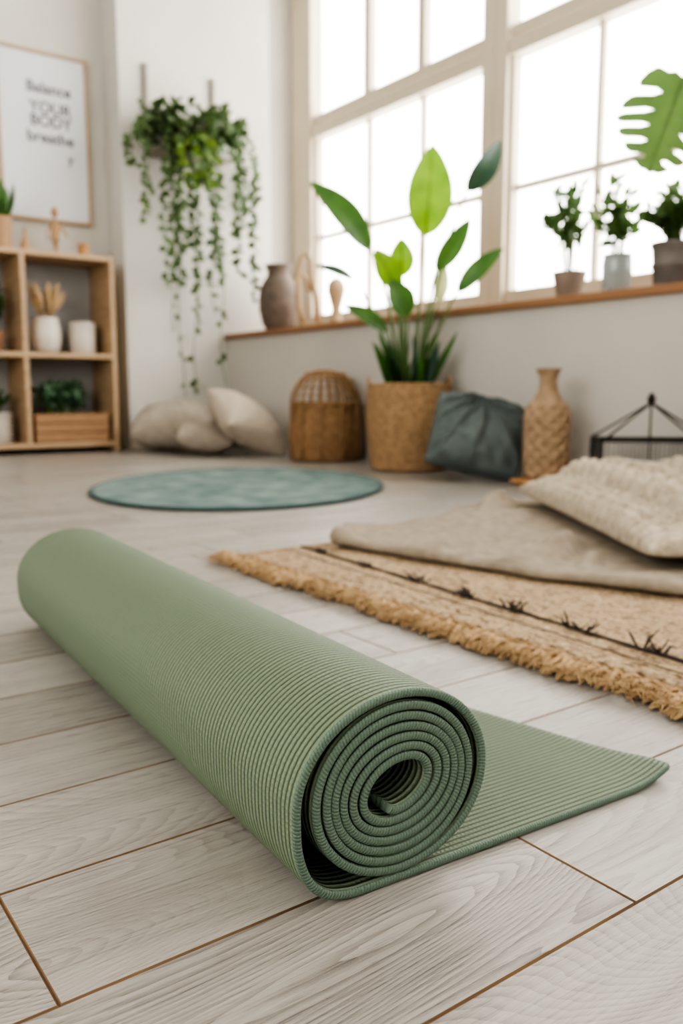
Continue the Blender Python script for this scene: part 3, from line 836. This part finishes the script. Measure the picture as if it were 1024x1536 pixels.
b = MB(); b.lathe([(0,0),(.042,0),(.048,.006),(.050,.10),(.046,.125),(.050,.13),(.044,.13),(.043,.10),(.042,.012),(0,.012)], seg=40)
bush(b,(0,0,.05),.08,.38,22,.05,1,2,.6,.5,7)
o = b.obj('jar_plant', [gm, lgm, stemg]); o.location = (2.50,1.85,LZ)
b = MB(); b.lathe([(0,0),(.055,0),(.058,.004),(.062,.06),(.066,.062),(.066,.075),(.062,.077),(.066,.125),(.070,.127),(.070,.14),(.062,.14),(.060,.12),(0,.12)], seg=48)
bush(b,(0,0,.12),.095,.20,70,.045,1,2,.5,.55,6)
o = b.obj('concrete_pot_plant', [concrete, lgm, stemg]); o.location = (2.50,1.64,LZ)
potted('potted_herb', (2.53,1.43,LZ), .05,.066,.13, greyp, lgm, .075,.24, 46,.04, lw=.5, per=6)

mons = M('monstera_leaf', (.11,.19,.05), (.07,.135,.035), scale=10, rough=.4, transl=.35)
def monstera():
    b = MB(); b.lathe(pot_prof(.08,.11,.18), seg=48, mat=0); b.lathe([(0,.16),(.10,.158)][::-1], seg=32, mat=3)
    def mleaf(base, tipdir, nrm, size):
        d = Vector(tipdir).normalized(); n = Vector(nrm); s = d.cross(n).normalized(); n = s.cross(d)
        ln = size
        b.tube([base+d*(ln*t) for t in (0,.3,.6,.95)],[.0045,.0035,.0025,.001],5,2)
        def half(t):
            return ln*.50*(math.sin(PI*min(1,(t*.93+.07))**.72))**.8
        K = 6
        for sg in (-1,1):
            def pt(t,q):
                sweep = (.20 if t > .25 else .20-1.3*(.25-t))*q
                tt = t+sweep*(1-t)
                w_ = half(min(.995,t))
                return base+d*(ln*tt)+s*sg*(w_*q)-n*(.22*w_*q*q)
            for i in range(K):
                t0 = .0+i/K*.97; t1 = (i+1)/K*.97
                vs = []; Q = 12
                for k in range(Q+1):
                    q = k/Q
                    gap = 0 if q < .36 else .30*min(1,(q-.36)/.14)
                    rd = 1.0 if q < .84 else math.sqrt(max(0,1-((q-.84)/.165)**2))
                    m_ = (t0+t1)/2; hw = (t1-t0)/2*(1-gap)*(rd*.8+.2)
                    if gap == 0: hw = (t1-t0)/2*1.02
                    vs += [pt(m_-hw,q), pt(m_,q)+n*.004, pt(m_+hw,q)]
                fs_ = []
                for k in range(Q):
                    fs_ += [(3*k,3*k+1,3*k+4,3*k+3),(3*k+1,3*k+2,3*k+5,3*k+4)]
                b.add(vs, fs_, 1)
    FFv = Vector((.589,.808,0)); RRv = Vector((.808,-.589,0))
    targets = [ (Vector((-.26,.335,.555)), Vector((0,0,-1))+RRv*-.34, -FFv+Vector((0,0,.25)), .28),
                (Vector((-.12,-.25,.70)), Vector((-.3,-.6,-.5)), Vector((-1,0,.6)), .28),
                (Vector((-.05,.02,.95)), Vector((-.5,.1,.4)), Vector((-.5,-.5,.8)), .26),
                (Vector((-.25,-.10,.45)), Vector((-.7,-.4,-.3)), Vector((-.3,-.2,1)), .25)]
    for (p,td,nr,sz) in targets:
        pts = []
        o0 = Vector((0,0,.15))
        for i in range(13):
            t = i/12; pts.append(o0*(1-t)**3+Vector((0,0,.45))*3*t*(1-t)**2+(p+Vector((p.x*-.2,p.y*-.3,.14)))*3*t*t*(1-t)+p*t**3)
        b.tube(pts,[.007-.003*i/12 for i in range(13)],7,2)
        mleaf(p, td, nr, sz)
    o = b.obj('potted_monstera', [greyp, mons, stemg, soil]); o.location = (2.56,1.17,LZ)
monstera()

# ------------------------------------------------------------------ light
w = bpy.data.worlds.new('sky'); scene.world = w; w.use_nodes = True
bg = w.node_tree.nodes['Background']; bg.inputs[0].default_value = (1,.975,.93,1); bg.inputs[1].default_value = 8.2
def portal(name, loc, rot, sx, sy):
    l = bpy.data.lights.new(name,'AREA'); l.shape = 'RECTANGLE'; l.size = sx; l.size_y = sy; l.cycles.is_portal = True
    o = bpy.data.objects.new(name,l); scene.collection.objects.link(o); o.location = loc; o.rotation_euler = rot
portal('window_light_right', (3.08,1.22,1.72), (0,PI/2,0), 2.15, 6.6)
portal('fill_window_light_left', (-2.62,.35,1.55), (0,-PI/2,0), 1.7, 3.1)

# ------------------------------------------------------------------ camera
cam = bpy.data.cameras.new('camera'); co = bpy.data.objects.new('camera', cam); scene.collection.objects.link(co)
th_ = math.atan(178/1280); F = Vector((.589,.808,0)).normalized()
dirv = F*math.cos(th_)-Vector((0,0,1))*math.sin(th_)
co.location = (0,0,.30); co.rotation_euler = dirv.to_track_quat('-Z','Y').to_euler()
cam.sensor_fit = 'VERTICAL'; cam.sensor_height = 36; cam.sensor_width = 24; cam.lens = 30; cam.clip_start = .01
cam.dof.use_dof = True; cam.dof.focus_distance = .48; cam.dof.aperture_fstop = 7.2
scene.camera = co
scene.view_settings.view_transform = 'AgX'
scene.view_settings.look = 'AgX - High Contrast'
scene.view_settings.exposure = 0
